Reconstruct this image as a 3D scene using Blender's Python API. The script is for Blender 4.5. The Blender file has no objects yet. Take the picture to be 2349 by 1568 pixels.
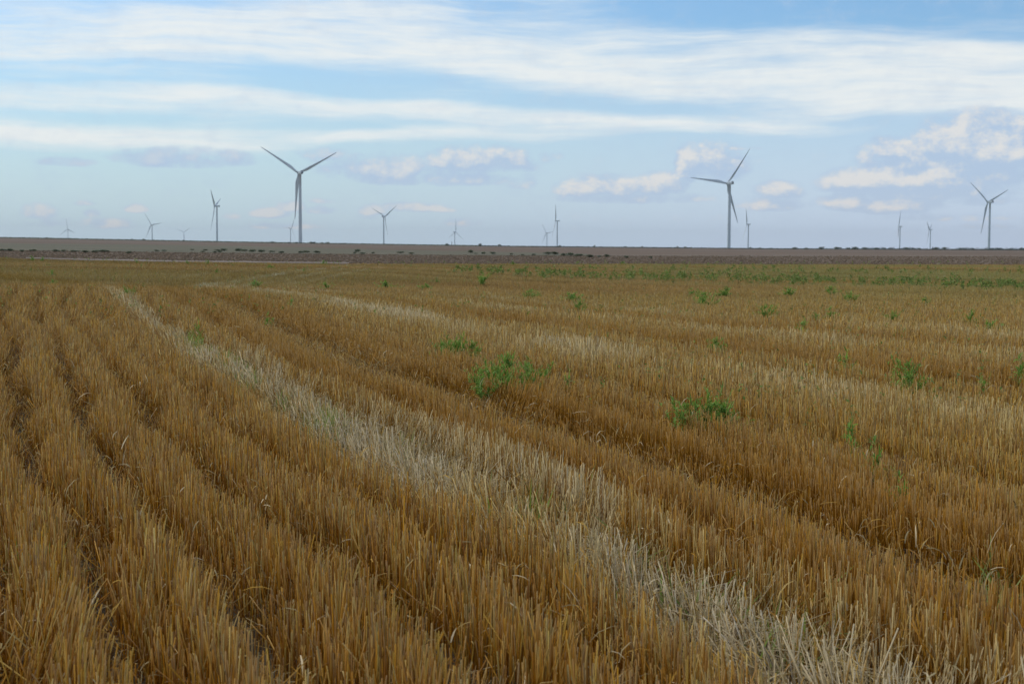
import bpy, math, random
import numpy as np
from mathutils import Matrix, Vector

scene = bpy.context.scene
COL = scene.collection
rad = math.radians

# ------------------------------------------------------------------ camera
F = 2349 / 0.72                      # focal length in "photo pixels" (photo 2349 x 1568)
EYE = 1.6
PITCH, ROLL = 3.84, 0.30
cam_data = bpy.data.cameras.new("camera")
cam_data.sensor_width = 36.0
cam_data.lens = 50.0
cam_data.clip_start = 0.05
cam_data.clip_end = 40000
cam_data.dof.use_dof = True
cam_data.dof.focus_distance = 11.0
cam_data.dof.aperture_fstop = 7.0
cam = bpy.data.objects.new("camera", cam_data)
COL.objects.link(cam)
CAM_R = Matrix.Rotation(rad(90 - PITCH), 3, 'X') @ Matrix.Rotation(rad(ROLL), 3, 'Z')
cam.matrix_world = Matrix.Translation((0, 0, EYE)) @ CAM_R.to_4x4()
scene.camera = cam
scene.view_settings.view_transform = 'Standard'
scene.view_settings.look = 'None'
scene.view_settings.exposure = 0.0
scene.view_settings.gamma = 1.0
scene.cycles.max_bounces = 6
scene.cycles.diffuse_bounces = 3
scene.cycles.volume_bounces = 0
scene.cycles.use_denoising = True

def ray(px, py):
    """direction in the world of a pixel of the photo (2349 x 1568)"""
    return (CAM_R @ Vector(((px - 1174.5) / F, -(py - 784) / F, -1))).normalized()

def azel(px, py):
    d = ray(px, py)
    return math.atan2(d.x, d.y), math.asin(d.z)

# ------------------------------------------------------------------ world / sky
SUN_EL, SUN_AZ = 48.0, -62.0         # degrees, azimuth from the view axis (left is negative)
world = bpy.data.worlds.new("World")
scene.world = world
world.use_nodes = True
NT = world.node_tree
NT.nodes.clear()

class V:
    """a node socket with arithmetic"""
    tree = NT
    def __init__(self, s): self.s = s
    @staticmethod
    def math(op, *a, clamp=False):
        n = V.tree.nodes.new('ShaderNodeMath'); n.operation = op; n.use_clamp = clamp
        for i, x in enumerate(a):
            if isinstance(x, V): V.tree.links.new(x.s, n.inputs[i])
            else: n.inputs[i].default_value = float(x)
        return V(n.outputs[0])
    def __add__(s, o): return V.math('ADD', s, o)
    __radd__ = __add__
    def __sub__(s, o): return V.math('SUBTRACT', s, o)
    def __rsub__(s, o): return V.math('SUBTRACT', o, s)
    def __mul__(s, o): return V.math('MULTIPLY', s, o)
    __rmul__ = __mul__
    def __truediv__(s, o): return V.math('DIVIDE', s, o)
    def max(s, o): return V.math('MAXIMUM', s, o)
    def min(s, o): return V.math('MINIMUM', s, o)
    def abs(s): return V.math('ABSOLUTE', s)
    def clamp(s): return V.math('ADD', s, 0.0, clamp=True)
    def pow(s, o): return V.math('POWER', s, o)
    def step(s, a, b):
        n = V.tree.nodes.new('ShaderNodeMapRange'); n.interpolation_type = 'SMOOTHSTEP'
        V.tree.links.new(s.s, n.inputs[0])
        n.inputs[1].default_value = a; n.inputs[2].default_value = b
        n.inputs[3].default_value = 0; n.inputs[4].default_value = 1
        return V(n.outputs[0])

def vec(x, y, z=0.0):
    n = V.tree.nodes.new('ShaderNodeCombineXYZ')
    for i, c in enumerate((x, y, z)):
        if isinstance(c, V): V.tree.links.new(c.s, n.inputs[i])
        else: n.inputs[i].default_value = c
    return V(n.outputs[0])

def noise(v, scale, detail=4.0, rough=0.5, dist=0.0):
    n = V.tree.nodes.new('ShaderNodeTexNoise')
    V.tree.links.new(v.s, n.inputs['Vector'])
    n.inputs['Scale'].default_value = scale; n.inputs['Detail'].default_value = detail
    n.inputs['Roughness'].default_value = rough; n.inputs['Distortion'].default_value = dist
    return V(n.outputs[0])

def mixc(f, a, b):
    n = V.tree.nodes.new('ShaderNodeMix'); n.data_type = 'RGBA'
    if isinstance(f, V): V.tree.links.new(f.s, n.inputs[0])
    else: n.inputs[0].default_value = f
    for k, c in ((6, a), (7, b)):
        if isinstance(c, V): V.tree.links.new(c.s, n.inputs[k])
        else: n.inputs[k].default_value = (c[0], c[1], c[2], 1)
    return V(n.outputs[2])

def mulc(a, b):
    m = mixc(1.0, a, b); m.s.node.blend_type = 'MULTIPLY'
    return m

def build_sky():
    SK = 0.10                                           # Background strength
    tc = NT.nodes.new('ShaderNodeTexCoord')
    sep = NT.nodes.new('ShaderNodeSeparateXYZ'); NT.links.new(tc.outputs['Generated'], sep.inputs[0])
    X, Y, Z = (V(sep.outputs[i]) for i in range(3))
    az = V.math('ARCTAN2', X, Y)
    el = V.math('ARCSINE', Z.max(-1.0).min(1.0))
    sky = NT.nodes.new('ShaderNodeTexSky'); sky.sky_type = 'NISHITA'
    sky.sun_disc = False; sky.sun_elevation = rad(SUN_EL); sky.sun_rotation = rad(SUN_AZ)
    sky.air_density = 1.0; sky.dust_density = 1.0; sky.ozone_density = 2.0
    base = V(sky.outputs[0])
    base = mulc(base, SKY_TINT)
    # pale low air, whitish and a little lavender, strongest at the horizon
    low = (1.0 - (el / 0.15)).clamp().pow(0.85)
    right = az.step(-0.30, 0.36)
    lowc = mixc(right, tuple(c / SK for c in LOW_L), tuple(c / SK for c in LOW_R))
    base = mixc(low * 0.92, base, lowc)
    # ---- thin streaky high cloud
    w1 = noise(vec(az * 1.3, el * 2.6), 4.0, 3.0) - 0.5
    w2 = noise(vec(az * 1.3 + 5.0, el * 2.6, 2.0), 4.0, 3.0) - 0.5
    elw = el + w1 * 0.022
    u = az + el * 0.9 + w2 * 0.10
    wisp = noise(vec(u * 1.0, elw * 8.0), 6.0, 9.0, 0.62, 0.25)
    fine = noise(vec(u * 2.2 - el * 1.5, elw * 30.0, 3.1), 5.0, 6.0, 0.62, 0.2)
    tex = (wisp - 0.5) * 2.2 + (fine - 0.5) * 0.8 + 0.5
    acc = None
    for (x0, y0, x1, y1, t, op) in CIRRUS:
        a0, e0 = azel(x0, y0); a1, e1 = azel(x1, y1)
        s = (e1 - e0) / (a1 - a0)
        d = ((elw - (az * s + (e0 - s * a0))).abs() / (t * 1.9 / F))
        m = (1.0 - d).clamp().step(0.0, 1.0)
        w = 0.07
        ends = az.step(a0 - w, a0 + w) * (1.0 - az.step(a1 - w, a1 + w))
        q = m * ends * op
        acc = q if acc is None else 1.0 - (1.0 - acc) * (1.0 - q)
    veil = el.step(0.07, 0.125) * (1.0 - az.step(0.0, 0.32) * el.step(0.125, 0.165))
    cov = acc.max(veil * 0.44)
    cir = (tex * 0.85 + cov * 1.22 - 0.86).step(-0.25, 1.0) * (0.72 + tex * 0.4).clamp() * 0.93
    # the rest of the sky (outside what the photo shows): broken thin cloud
    gen = noise(vec(X / (Z + 0.25), Y / (Z + 0.25), 1.7), 1.6, 6.0, 0.6).step(0.42, 0.66)
    other = (az.abs().step(0.45, 0.7)).max(el.step(0.21, 0.30)) * gen * 0.85
    cir = cir.max(other).clamp()
    col = mixc(cir, base, tuple(c / SK for c in CIRRUS_COL))
    # ---- low heaped cloud
    def density(a, e):
        n1 = noise(vec(a, e * 1.35, 0.3), 52.0, 8.0, 0.62)
        n2 = noise(vec(a * 0.7, e * 1.6, 5.3), 19.0, 5.0, 0.55)
        m = None
        for (cx, cy, rx, ry, op, wm) in CUMULUS:
            a0, e0 = azel(cx, cy)
            dx = (a - a0) / (rx / F * 1.15)
            dy = (e - e0) / (ry / F * 1.2)
            dy = dy.max(dy * -1.75)
            k = (1.0 - (dx * dx + dy * dy)).max(-0.5) * op
            m = k if m is None else m.max(k)
        return m + (n1 - 0.5) * 2.7 + (n2 - 0.5) * 0.9, m, n1
    D0, M0, n1_ = density(az, el)
    D1, _, _ = density(az - 0.0045, el + 0.0065)
    alpha = D0.step(-0.28, 0.66) * M0.step(-0.35, 0.20)
    lit = ((D0 - D1) * 0.85 + (D0 - 0.35) * 0.35).step(-0.05, 1.0) * (az.step(-0.28, 0.05) * 0.65 + 0.35).max(1.15 - el / 0.06).min(1.0)
    warm = (1.0 - el / 0.05).clamp()
    litc = mixc(warm, tuple(c / SK for c in CUM_LIT), tuple(c / SK for c in CUM_PINK))
    shade = mixc(warm, tuple(c / SK for c in CUM_SHADE), tuple(c / SK for c in lin(190, 205, 224)))
    cumc = mixc(lit, shade, litc)
    haze = 0.86 - warm * 0.22
    col = mixc(alpha * haze, col, cumc)
    bg = NT.nodes.new('ShaderNodeBackground'); bg.inputs[1].default_value = SK
    NT.links.new(col.s, bg.inputs[0])
    out = NT.nodes.new('ShaderNodeOutputWorld'); NT.links.new(bg.outputs[0], out.inputs[0])

def lin(r, g, b):
    return tuple(((c / 255 / 12.92) if c / 255 <= 0.04045 else ((c / 255 + 0.055) / 1.055) ** 2.4) for c in (r, g, b))

SKY_TINT = (0.90, 1.19, 1.40)
LOW_L, LOW_R = lin(199, 222, 233), lin(211, 227, 251)
CIRRUS_COL = lin(240, 244, 243)
CUM_LIT, CUM_PINK, CUM_SHADE = lin(233, 231, 228), lin(237, 227, 219), lin(180, 202, 228)
CIRRUS = [  # x0, y0, x1, y1, half thickness, opacity
    (-300, 10, 900, 60, 62, .80), (-300, 78, 950, 128, 34, .90), (750, 95, 2700, 175, 66, 1.0),
    (1150, 160, 2100, 222, 40, .92), (1850, 228, 2700, 215, 42, .80), (850, 42, 1500, 24, 34, .62),
    (1450, 88, 2700, 130, 30, .65), (-300, 212, 650, 230, 33, .92), (380, 218, 1280, 276, 24, .85),
    (880, 258, 1820, 286, 19, .88), (-300, 292, 640, 318, 27, .95), (450, 314, 1450, 303, 17, .78),
    (1150, 300, 1780, 290, 9, .6), (1650, 210, 2700, 262, 22, .5), (-100, 125, 320, 135, 12, .45),
    (420, 140, 760, 152, 10, .45), (700, 190, 1000, 205, 8, .35), (1750, 300, 2400, 290, 10, .25)]
CUMULUS = [  # centre, radii, opacity, warmth
    (155, 373, 60, 12, .42, 0), (430, 368, 150, 26, .62, 0), (735, 358, 55, 20, .40, 0),
    (1095, 376, 130, 40, 1.0, 0), (905, 396, 150, 40, .72, 0), (1000, 410, 190, 25, .7, 0), (1265, 366, 32, 17, .5, 0),
    (1345, 436, 72, 32, .9, 0), (1420, 436, 75, 34, .8, 0), (1510, 432, 66, 36, 1.0, 0), (1582, 385, 32, 52, .9, 0),
    (1640, 385, 70, 55, .62, 0), (1450, 455, 180, 18, .6, 0), (1690, 342, 50, 7, .45, 0),
    (1790, 443, 58, 26, .9, 0), (1765, 470, 75, 22, .7, 0), (1195, 420, 30, 20, .3, 0),
    (2245, 335, 140, 72, 1.5, 0), (2320, 350, 90, 62, 1.3, 0), (2150, 375, 170, 36, 1.0, 0), (2120, 442, 190, 32, 1.0, 0), (2050, 352, 85, 34, .9, 0), (2005, 418, 110, 40, 1.4, 0), (2150, 416, 110, 42, 1.4, 0),
    (2300, 400, 90, 40, .8, 0), (1920, 430, 60, 22, .7, 0),
    (1945, 468, 80, 24, 1.0, 0), (2055, 474, 105, 27, 1.0, 0), (2255, 462, 80, 16, .8, 0), (2180, 500, 120, 12, .5, 0),
    (90, 492, 40, 24, .8, 1), (112, 512, 60, 14, .5, 1), (210, 490, 18, 12, .7, 1), (313, 481, 24, 12, .9, 1), (240, 515, 80, 14, .4, 1),
    (620, 492, 44, 14, .95, 1), (670, 478, 32, 16, .8, 1), (735, 484, 34, 13, .8, 1), (740, 463, 28, 9, .65, 1), (196, 468, 22, 8, .5, 1),
    (854, 486, 30, 17, .95, 1), (950, 478, 80, 14, .8, 1), (1015, 482, 34, 9, .65, 1), (890, 500, 70, 10, .4, 1), (530, 498, 20, 9, .5, 1),
    (650, 520, 70, 9, .45, 1), (1060, 512, 40, 12, .35, 1), (2260, 520, 60, 8, .35, 0)]
build_sky()

# ------------------------------------------------------------------ sun
sd = bpy.data.lights.new("sun", 'SUN')
sd.energy = 1.3
sd.angle = rad(14)
sd.color = (1.0, 0.94, 0.86)
sun = bpy.data.objects.new("sun", sd)
COL.objects.link(sun)
_d = Vector((math.sin(rad(SUN_AZ)) * math.cos(rad(SUN_EL)), math.cos(rad(SUN_AZ)) * math.cos(rad(SUN_EL)), math.sin(rad(SUN_EL))))
sun.rotation_euler = (-_d).to_track_quat('-Z', 'Y').to_euler()

# ------------------------------------------------------------------ helpers
RNG = np.random.default_rng(7)

def vnoise(x, y, seed=0):
    """value noise, vectorised, 0..1"""
    x = np.asarray(x, float); y = np.asarray(y, float)
    xi = np.floor(x).astype(np.int64); yi = np.floor(y).astype(np.int64)
    fx = x - xi; fy = y - yi
    fx = fx * fx * (3 - 2 * fx); fy = fy * fy * (3 - 2 * fy)
    def h(a, b):
        n = (a * 374761393 + b * 668265263 + seed * 974634541) & 0x7fffffff
        n = ((n ^ (n >> 13)) * 1274126177) & 0x7fffffff
        return ((n ^ (n >> 16)) & 0xffff) / 65535.0
    return (h(xi, yi) * (1 - fx) + h(xi + 1, yi) * fx) * (1 - fy) + (h(xi, yi + 1) * (1 - fx) + h(xi + 1, yi + 1) * fx) * fy

def fbm(x, y, seed=0, o=3):
    s = 0; a = 0.5; t = 0
    for i in range(o):
        s = s + a * vnoise(x * 2 ** i, y * 2 ** i, seed + i); t += a; a *= 0.5
    return s / t

def sstep(a, b, x):
    t = np.clip((np.asarray(x, float) - a) / (b - a), 0, 1)
    return t * t * (3 - 2 * t)

def mesh_np(name, verts, faces_flat, loop_counts, mats=None, tint=None, parent=None, smooth=False):
    verts = np.asarray(verts, np.float32); faces_flat = np.asarray(faces_flat, np.int32)
    loop_counts = np.asarray(loop_counts, np.int32)
    me = bpy.data.meshes.new(name)
    me.vertices.add(len(verts)); me.vertices.foreach_set('co', verts.ravel())
    me.loops.add(len(faces_flat)); me.loops.foreach_set('vertex_index', faces_flat)
    me.polygons.add(len(loop_counts))
    st = np.zeros(len(loop_counts), np.int32); st[1:] = np.cumsum(loop_counts)[:-1]
    me.polygons.foreach_set('loop_start', st)
    if smooth:
        me.polygons.foreach_set('use_smooth', np.ones(len(loop_counts), bool))
    if tint is not None:
        at = me.attributes.new('tint', 'FLOAT_COLOR', 'POINT')
        t4 = np.ones((len(verts), 4), np.float32); t4[:, :3] = tint
        at.data.foreach_set('color', t4.ravel())
    me.update(calc_edges=True)
    me.validate()
    o = bpy.data.objects.new(name, me)
    COL.objects.link(o)
    for m in (mats or []): me.materials.append(m)
    if parent is not None: o.parent = parent
    return o

def tag(o, label=None, cat=None, group=None, kind=None):
    if label: o['label'] = label
    if cat: o['category'] = cat
    if group: o['group'] = group
    if kind: o['kind'] = kind
    return o

def empty(name, loc=(0, 0, 0), rz=0.0):
    o = bpy.data.objects.new(name, None)
    o.empty_display_size = 0.2
    COL.objects.link(o); o.location = loc; o.rotation_euler = (0, 0, rz)
    return o

def copy_tree(o, parent=None):
    c = o.copy(); COL.objects.link(c)
    if parent is not None: c.parent = parent
    for ch in list(o.children): copy_tree(ch, c)
    return c

# ------------------------------------------------------------------ materials
def material(name, rough=0.7, spec=0.3):
    m = bpy.data.materials.new(name); m.use_nodes = True
    V.tree = m.node_tree
    b = m.node_tree.nodes['Principled BSDF']
    b.inputs['Roughness'].default_value = rough
    b.inputs['Specular IOR Level'].default_value = spec
    return m, b

def set_color(m, b, v): m.node_tree.links.new(v.s, b.inputs['Base Color'])

def pos():
    n = V.tree.nodes.new('ShaderNodeNewGeometry')
    return V(n.outputs['Position'])

def scaled(v, sx, sy, sz):
    n = V.tree.nodes.new('ShaderNodeVectorMath'); n.operation = 'MULTIPLY'
    V.tree.links.new(v.s, n.inputs[0]); n.inputs[1].default_value = (sx, sy, sz)
    return V(n.outputs[0])

def bump(m, b, h, strength=0.5, dist=0.05):
    n = m.node_tree.nodes.new('ShaderNodeBump')
    n.inputs['Strength'].default_value = strength; n.inputs['Distance'].default_value = dist
    m.node_tree.links.new(h.s, n.inputs['Height']); m.node_tree.links.new(n.outputs[0], b.inputs['Normal'])

def tint_material(name, rough=0.6, spec=0.25, transl=0.0):
    m, b = material(name, rough, spec)
    a = m.node_tree.nodes.new('ShaderNodeAttribute'); a.attribute_name = 'tint'
    m.node_tree.links.new(a.outputs['Color'], b.inputs['Base Color'])
    if transl > 0:
        t = m.node_tree.nodes.new('ShaderNodeBsdfTranslucent')
        m.node_tree.links.new(a.outputs['Color'], t.inputs['Color'])
        mx = m.node_tree.nodes.new('ShaderNodeMixShader'); mx.inputs[0].default_value = transl
        m.node_tree.links.new(b.outputs[0], mx.inputs[1]); m.node_tree.links.new(t.outputs[0], mx.inputs[2])
        m.node_tree.links.new(mx.outputs[0], m.node_tree.nodes['Material Output'].inputs[0])
    return m

MAT_STRAW = tint_material('straw', 0.65, 0.06)
MAT_LEAF = tint_material('green_leaf', 0.6, 0.15, 0.35)

m, b = material('stubble_soil', 0.95, 0.1)
p = pos()
g1 = noise(p, 0.5, 4.0); g2 = noise(p, 14.0, 5.0, 0.65); g3 = noise(scaled(p, 1, 1, 1), 90.0, 3.0)
c = mixc(g2.step(0.3, 0.7), (0.045, 0.030, 0.018), (0.100, 0.070, 0.038))
c = mixc(g3.step(0.55, 0.75) * 0.6, c, (0.27, 0.20, 0.11))
set_color(m, b, c); bump(m, b, g2, 0.8, 0.03)
MAT_SOIL = m

m, b = material('ploughed_soil', 0.95, 0.1)
p = pos()
g1 = noise(scaled(p, 0.25, 0.9, 1), 0.12, 4.0, 0.6); g2 = noise(p, 2.2, 6.0, 0.7)
c = mixc(g1.step(0.35, 0.65), (0.178, 0.120, 0.074), (0.210, 0.144, 0.090))
c = mixc(g2.step(0.35, 0.7) * 0.6, c, (0.255, 0.187, 0.132))
set_color(m, b, c); bump(m, b, g2, 0.6, 0.12)
MAT_PLOUGH = m

m, b = material('bare_soil', 0.95, 0.1)
p = pos()
g1 = noise(scaled(p, 0.2, 1.0, 1), 0.02, 5.0, 0.6); g2 = noise(p, 0.6, 5.0, 0.7)
c = mixc(g1.step(0.35, 0.65), (0.160, 0.107, 0.067), (0.222, 0.151, 0.097))
c = mixc(g2.step(0.4, 0.7) * 0.35, c, (0.180, 0.124, 0.084))
set_color(m, b, c)
MAT_BARE = m

m, b = material('fallow_ground', 0.95, 0.1)
p = pos()
g1 = noise(scaled(p, 0.12, 0.5, 1), 0.25, 5.0, 0.6); g2 = noise(p, 1.2, 5.0, 0.7)
c = mixc(g1.step(0.35, 0.65), (0.135, 0.125, 0.075), (0.220, 0.168, 0.105))
c = mixc(g2.step(0.42, 0.7) * 0.55, c, (0.105, 0.125, 0.070))
set_color(m, b, c)
MAT_FALLOW = m

m, b = material('track_sand', 0.95, 0.1)
p = pos()
g2 = noise(p, 1.5, 5.0, 0.7)
set_color(m, b, mixc(g2, (0.25, 0.190, 0.140), (0.34, 0.265, 0.20)))
MAT_TRACK = m

m, b = material('margin_grass', 0.95, 0.1)
set_color(m, b, mixc(noise(scaled(pos(), 0.3, 1, 1), 0.6, 5.0, 0.7), (0.23, 0.175, 0.125), (0.31, 0.24, 0.165)))
MAT_MARGIN = m

m, b = material('far_crop_land', 0.95, 0.1)
set_color(m, b, mixc(noise(pos(), 0.01, 3.0), (0.09, 0.10, 0.05), (0.14, 0.13, 0.08)))
MAT_FARLAND = m

m, b = material('turbine_paint', 0.45, 0.4)
p = pos()
g = noise(scaled(p, 0.6, 0.6, 0.06), 1.0, 5.0, 0.6)
set_color(m, b, mixc(g.step(0.35, 0.7), (0.55, 0.60, 0.61), (0.64, 0.68, 0.68)))
MAT_PAINT = m
m, b = material('dark_grille', 0.7, 0.3)
set_color(m, b, mixc(noise(pos(), 3.0), (0.10, 0.11, 0.12), (0.16, 0.17, 0.18)))
MAT_GRILLE = m
m, b = material('concrete_foundation', 0.9, 0.2)
set_color(m, b, mixc(noise(pos(), 2.0), (0.55, 0.54, 0.51), (0.68, 0.66, 0.62)))
MAT_CONC = m
m, b = material('box_paint', 0.6, 0.3)
set_color(m, b, mixc(noise(pos(), 2.0), (0.03, 0.045, 0.04), (0.045, 0.06, 0.055)))
MAT_BOX = m
m, b = material('weathered_wood', 0.85, 0.2)
set_color(m, b, mixc(noise(scaled(pos(), 6, 6, 0.8), 2.0, 5.0), (0.06, 0.045, 0.035), (0.12, 0.095, 0.075)))
MAT_WOOD = m

# ------------------------------------------------------------------ turbines: where they stand
# hub pixel, distance, yaw of the rotor axis (left of the view), rotor phase, label
TURB = [
    (71, 549, 11500, 40, 20, "distant pale turbine nearly hidden, one blade tip poking over the far left horizon"),
    (154.5, 525.7, 7721, 47, 112, "small faint turbine, leftmost with its tower showing, one blade straight up"),
    (346.7, 515.4, 5588, 54, 82, "small pale turbine with one long blade tilted up left, right of the leftmost tower"),
    (421.7, 532.4, 9786, 13, 54, "tiny pale turbine with a stubby tower, just left of the edge-on turbine"),
    (492.0, 472.7, 3172, 87, 68, "medium turbine seen edge-on with a dark upper blade, left of the tallest turbine"),
    (684.6, 396.8, 1683, 29, 62, "tallest grey wind turbine, two blades raised in a V and one hanging"),
    (668.8, 523.7, 6448, -49, 33, "small faint turbine close beside the tower of the tallest turbine"),
    (883.0, 496.4, 4024, -36, 56, "slender pale turbine with blades in a Y, first one right of the tallest turbine"),
    (1045.5, 532.2, 5702, -48, 5, "small pale turbine with one blade straight up, beside a dark post on the horizon"),
    (1252.7, 534.7, 6529, 48, 82, "smaller and fainter of the close pair of turbines at mid horizon"),
    (1274.5, 506.4, 4181, 79, 88, "taller of the close pair of turbines at mid horizon, one blade up"),
    (1668.4, 420.5, 1790, 27, 36, "big grey wind turbine with one blade level and one raised to the right"),
    (1713.0, 514.4, 4345, 67, 86, "slim edge-on turbine just right of the big turbine with a level blade"),
    (2061.2, 519.2, 4841, 69, 14, "slim edge-on turbine with one upright blade, right of the dark tree row"),
    (2131.2, 526.7, 5351, 61, 60, "small edge-on turbine with a short dark blade leaning left, beside the far right turbine"),
    (2265.5, 463.4, 2500, 30, 66, "mid-sized turbine at the far right with a long dark blade pointing up left"),
]
HUB_H = 83.0
HUB_OFF = 5.2

# ------------------------------------------------------------------ terrain
CREST = 1690.0
_hx = np.array([-40, -900, -594, -297, 0, 297, 594, 900, 9e3]); _hx[0] = -9e3
_hz = np.array([13.0, 12.6, 8.6, 4.3, 1.3, 0.0, 0.3, 1.0, 1.0])

def terrain_near(x, y):
    x = np.asarray(x, float); y = np.asarray(y, float)
    yy = np.maximum(y, 1.0)
    z = np.interp(x * CREST / yy, _hx, _hz) * (np.clip(yy, 0, CREST) / CREST) ** 1.25
    z = z + 0.34 * np.exp(-(((x + 12.5) / 8.5) ** 2 + ((y - 31) / 8.5) ** 2))
    z = z - 0.10 * np.exp(-(((x + 16) / 14) ** 2 + ((y - 52) / 10) ** 2))
    return z

_tx, _ty, _tz = [], [], []
for (px, py, d, A, ph, lab) in TURB:
    r = ray(px, py); h = Vector((0, 0, EYE)) + r * (d / math.hypot(r.x, r.y))
    bx = h.x + math.sin(rad(A)) * HUB_OFF; by = h.y - math.cos(rad(A)) * HUB_OFF
    _tx.append(bx); _ty.append(by); _tz.append(h.z - HUB_H)
_tx, _ty, _tz = map(np.array, (_tx, _ty, _tz))

def terrain(x, y):
    x = np.asarray(x, float); y = np.asarray(y, float)
    z = terrain_near(x, np.minimum(y, CREST))
    far = y > CREST + 60
    if np.any(far):
        s0 = terrain_near(x * CREST / np.maximum(y, 1), CREST)
        num = np.zeros_like(z); den = np.zeros_like(z)
        for a, b_, c_ in zip(_tx, _ty, _tz):
            if b_ < CREST + 250: continue
            # stay under the line of sight over the crest
            lim = EYE + (float(terrain_near(a * CREST / b_, CREST)) - EYE) * b_ / CREST - 0.6
            w = 1.0 / ((x - a) ** 2 + (y - b_) ** 2 + 25.0) ** 2
            num = num + w * min(c_, lim); den = den + w
        zi = num / den
        k = sstep(CREST + 60, CREST + 700, y)
        zf = s0 - (y - CREST) * 0.002
        z = np.where(far, zf * (1 - k) + zi * k, z)
    return z

def hit(px, py, h=0.0):
    """the point of the land (raised by h) that pixel looks at"""
    d = ray(px, py); t = 2.0
    lo, hi = 1.0, 6000.0
    f = lambda t: EYE + d.z * t - float(terrain(d.x * t, d.y * t)) - h
    n = 400; prev = lo
    for i in range(1, n + 1):
        t = lo * (hi / lo) ** (i / n)
        if f(t) < 0:
            a, b_ = prev, t
            for _ in range(40):
                mth = 0.5 * (a + b_)
                if f(mth) < 0: b_ = mth
                else: a = mth
            return np.array([d.x * a, d.y * a, EYE + d.z * a - h])
        prev = t
    return np.array([d.x * 1600, d.y * 1600, float(terrain(d.x * 1600, d.y * 1600))])

# zone edges: pixel polylines -> radius as a function of bearing
def edge(pts, h=0.0):
    th, r = [], []
    for (px, py) in pts:
        q = hit(px, py, h); th.append(math.atan2(q[0], q[1])); r.append(math.hypot(q[0], q[1]))
    th, r = np.array(th), np.array(r)
    return lambda a: np.interp(a, th, r)

_b = [(0, 589.5), (172, 595), (400, 599.5), (783, 603.2), (1175, 603.8), (1566, 604.6), (2349, 606.5)]
E_BASE = edge(_b)                    # the first ground seen over the stubble
E_STUB = edge(_b, 0.29)              # the last row of straw
E_PLOW = edge([(0, 574), (500, 580), (1000, 585), (1300, 586.3), (1566, 586.7), (2349, 587.6)])
E_FAL0 = edge([(0, 558), (300, 561), (560, 564.5), (900, 573.5), (1130, 577), (1330, 583), (2349, 584)])

def in_front(a): return np.abs(a) < rad(75)

# ------------------------------------------------------------------ ground sheets
def ring_sheet(name, thetas, radii_fn, mat, closed=False, lift=0.0):
    """radii_fn(theta) -> array of radii (same count for every theta)"""
    R = np.array([radii_fn(t) for t in thetas])          # nt x nr
    nt, nr = R.shape
    T = np.repeat(np.array(thetas)[:, None], nr, 1)
    x = R * np.sin(T); y = R * np.cos(T); z = terrain(x, y) + lift
    v = np.stack([x, y, z], -1).reshape(-1, 3)
    i = np.arange(nt if closed else nt - 1)[:, None]; j = np.arange(nr - 1)[None, :]
    i2 = (i + 1) % nt
    f = np.stack([i * nr + j, i * nr + j + 1, i2 * nr + j + 1, i2 * nr + j], -1).reshape(-1, 4)
    f = f[:, ::-1]
    o = mesh_np(name, v, f.ravel(), np.full(len(f), 4), [mat], smooth=True)
    tag(o, kind='structure')
    return o

TH = np.linspace(rad(-75), rad(75), 301)
THALL = np.concatenate([np.linspace(rad(-180), rad(-75), 22)[:-1], TH, np.linspace(rad(75), rad(180), 22)[1:-1]])
ring_sheet('stubble_field', THALL, lambda t: np.concatenate([[0.02], np.geomspace(0.8, 1, 60) ** 0 * np.geomspace(0.8, E_STUB(t), 60)]), MAT_SOIL, closed=True)
ring_sheet('ploughed_field', TH, lambda t: np.linspace(E_STUB(t), E_PLOW(t), 14), MAT_PLOUGH)
ring_sheet('bare_field', TH, lambda t: np.concatenate([np.linspace(E_PLOW(t), CREST, 50)]), MAT_BARE)
ring_sheet('far_land', TH, lambda t: np.concatenate([np.linspace(CREST, 2600, 20)[:-1], np.geomspace(2600, 13500, 60)]), MAT_FARLAND)
THB = np.concatenate([np.linspace(rad(75), rad(180), 22), np.linspace(rad(180), rad(285), 22)[1:]])
ring_sheet('land_behind', THB, lambda t: np.geomspace(E_STUB(np.clip(t if t < math.pi else t - 2 * math.pi, rad(-75), rad(75))), 550, 14), MAT_FARLAND)
THF = np.linspace(math.atan2(-1300, F), math.atan2(170, F), 160)
ring_sheet('fallow_strip', THF, lambda t: np.linspace(E_PLOW(t) * (1 - 0.02), max(E_PLOW(t) * 1.005, E_FAL0(t)) * (1 + 0.03 * math.sin(t * 160)), 14), MAT_FALLOW, lift=0.05)
THM = np.linspace(math.atan2(1080 - 1174.5, F), rad(40), 160)
ring_sheet('field_margin', THM, lambda t: np.linspace(E_PLOW(t) * 0.985, E_PLOW(t) * (1.07 + 0.015 * math.sin(t * 70)), 5), MAT_MARGIN, lift=0.04)
THT = np.linspace(math.atan2(60 - 1174, F), math.atan2(800 - 1174, F), 120)
ring_sheet('dirt_track', THT, lambda t: np.linspace(E_BASE(t) - 4.0, E_BASE(t) + (4.0 + 1.5 * math.sin(t * 90) + 0.8 * math.sin(t * 333)) * float(sstep(THT[0], THT[0] + 0.05, t)) * (1 - 0.75 * float(sstep(THT[-1] - 0.12, THT[-1], t))), 4), MAT_TRACK, lift=0.03)

# ------------------------------------------------------------------ rows of the stubble
_cx = np.array([-60, -2.2, -.9, .9, 7.1, 25, 60, 100, 200.])
_cs = np.array([-.40, -.40, -.365, -.325, -.45, -.80, -1.2, -1.5, -1.7])
_qx, _qv = np.array([-60, -2.2, -0.9, 300.]), np.array([.0023, .0023, 0., 0.])

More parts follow.
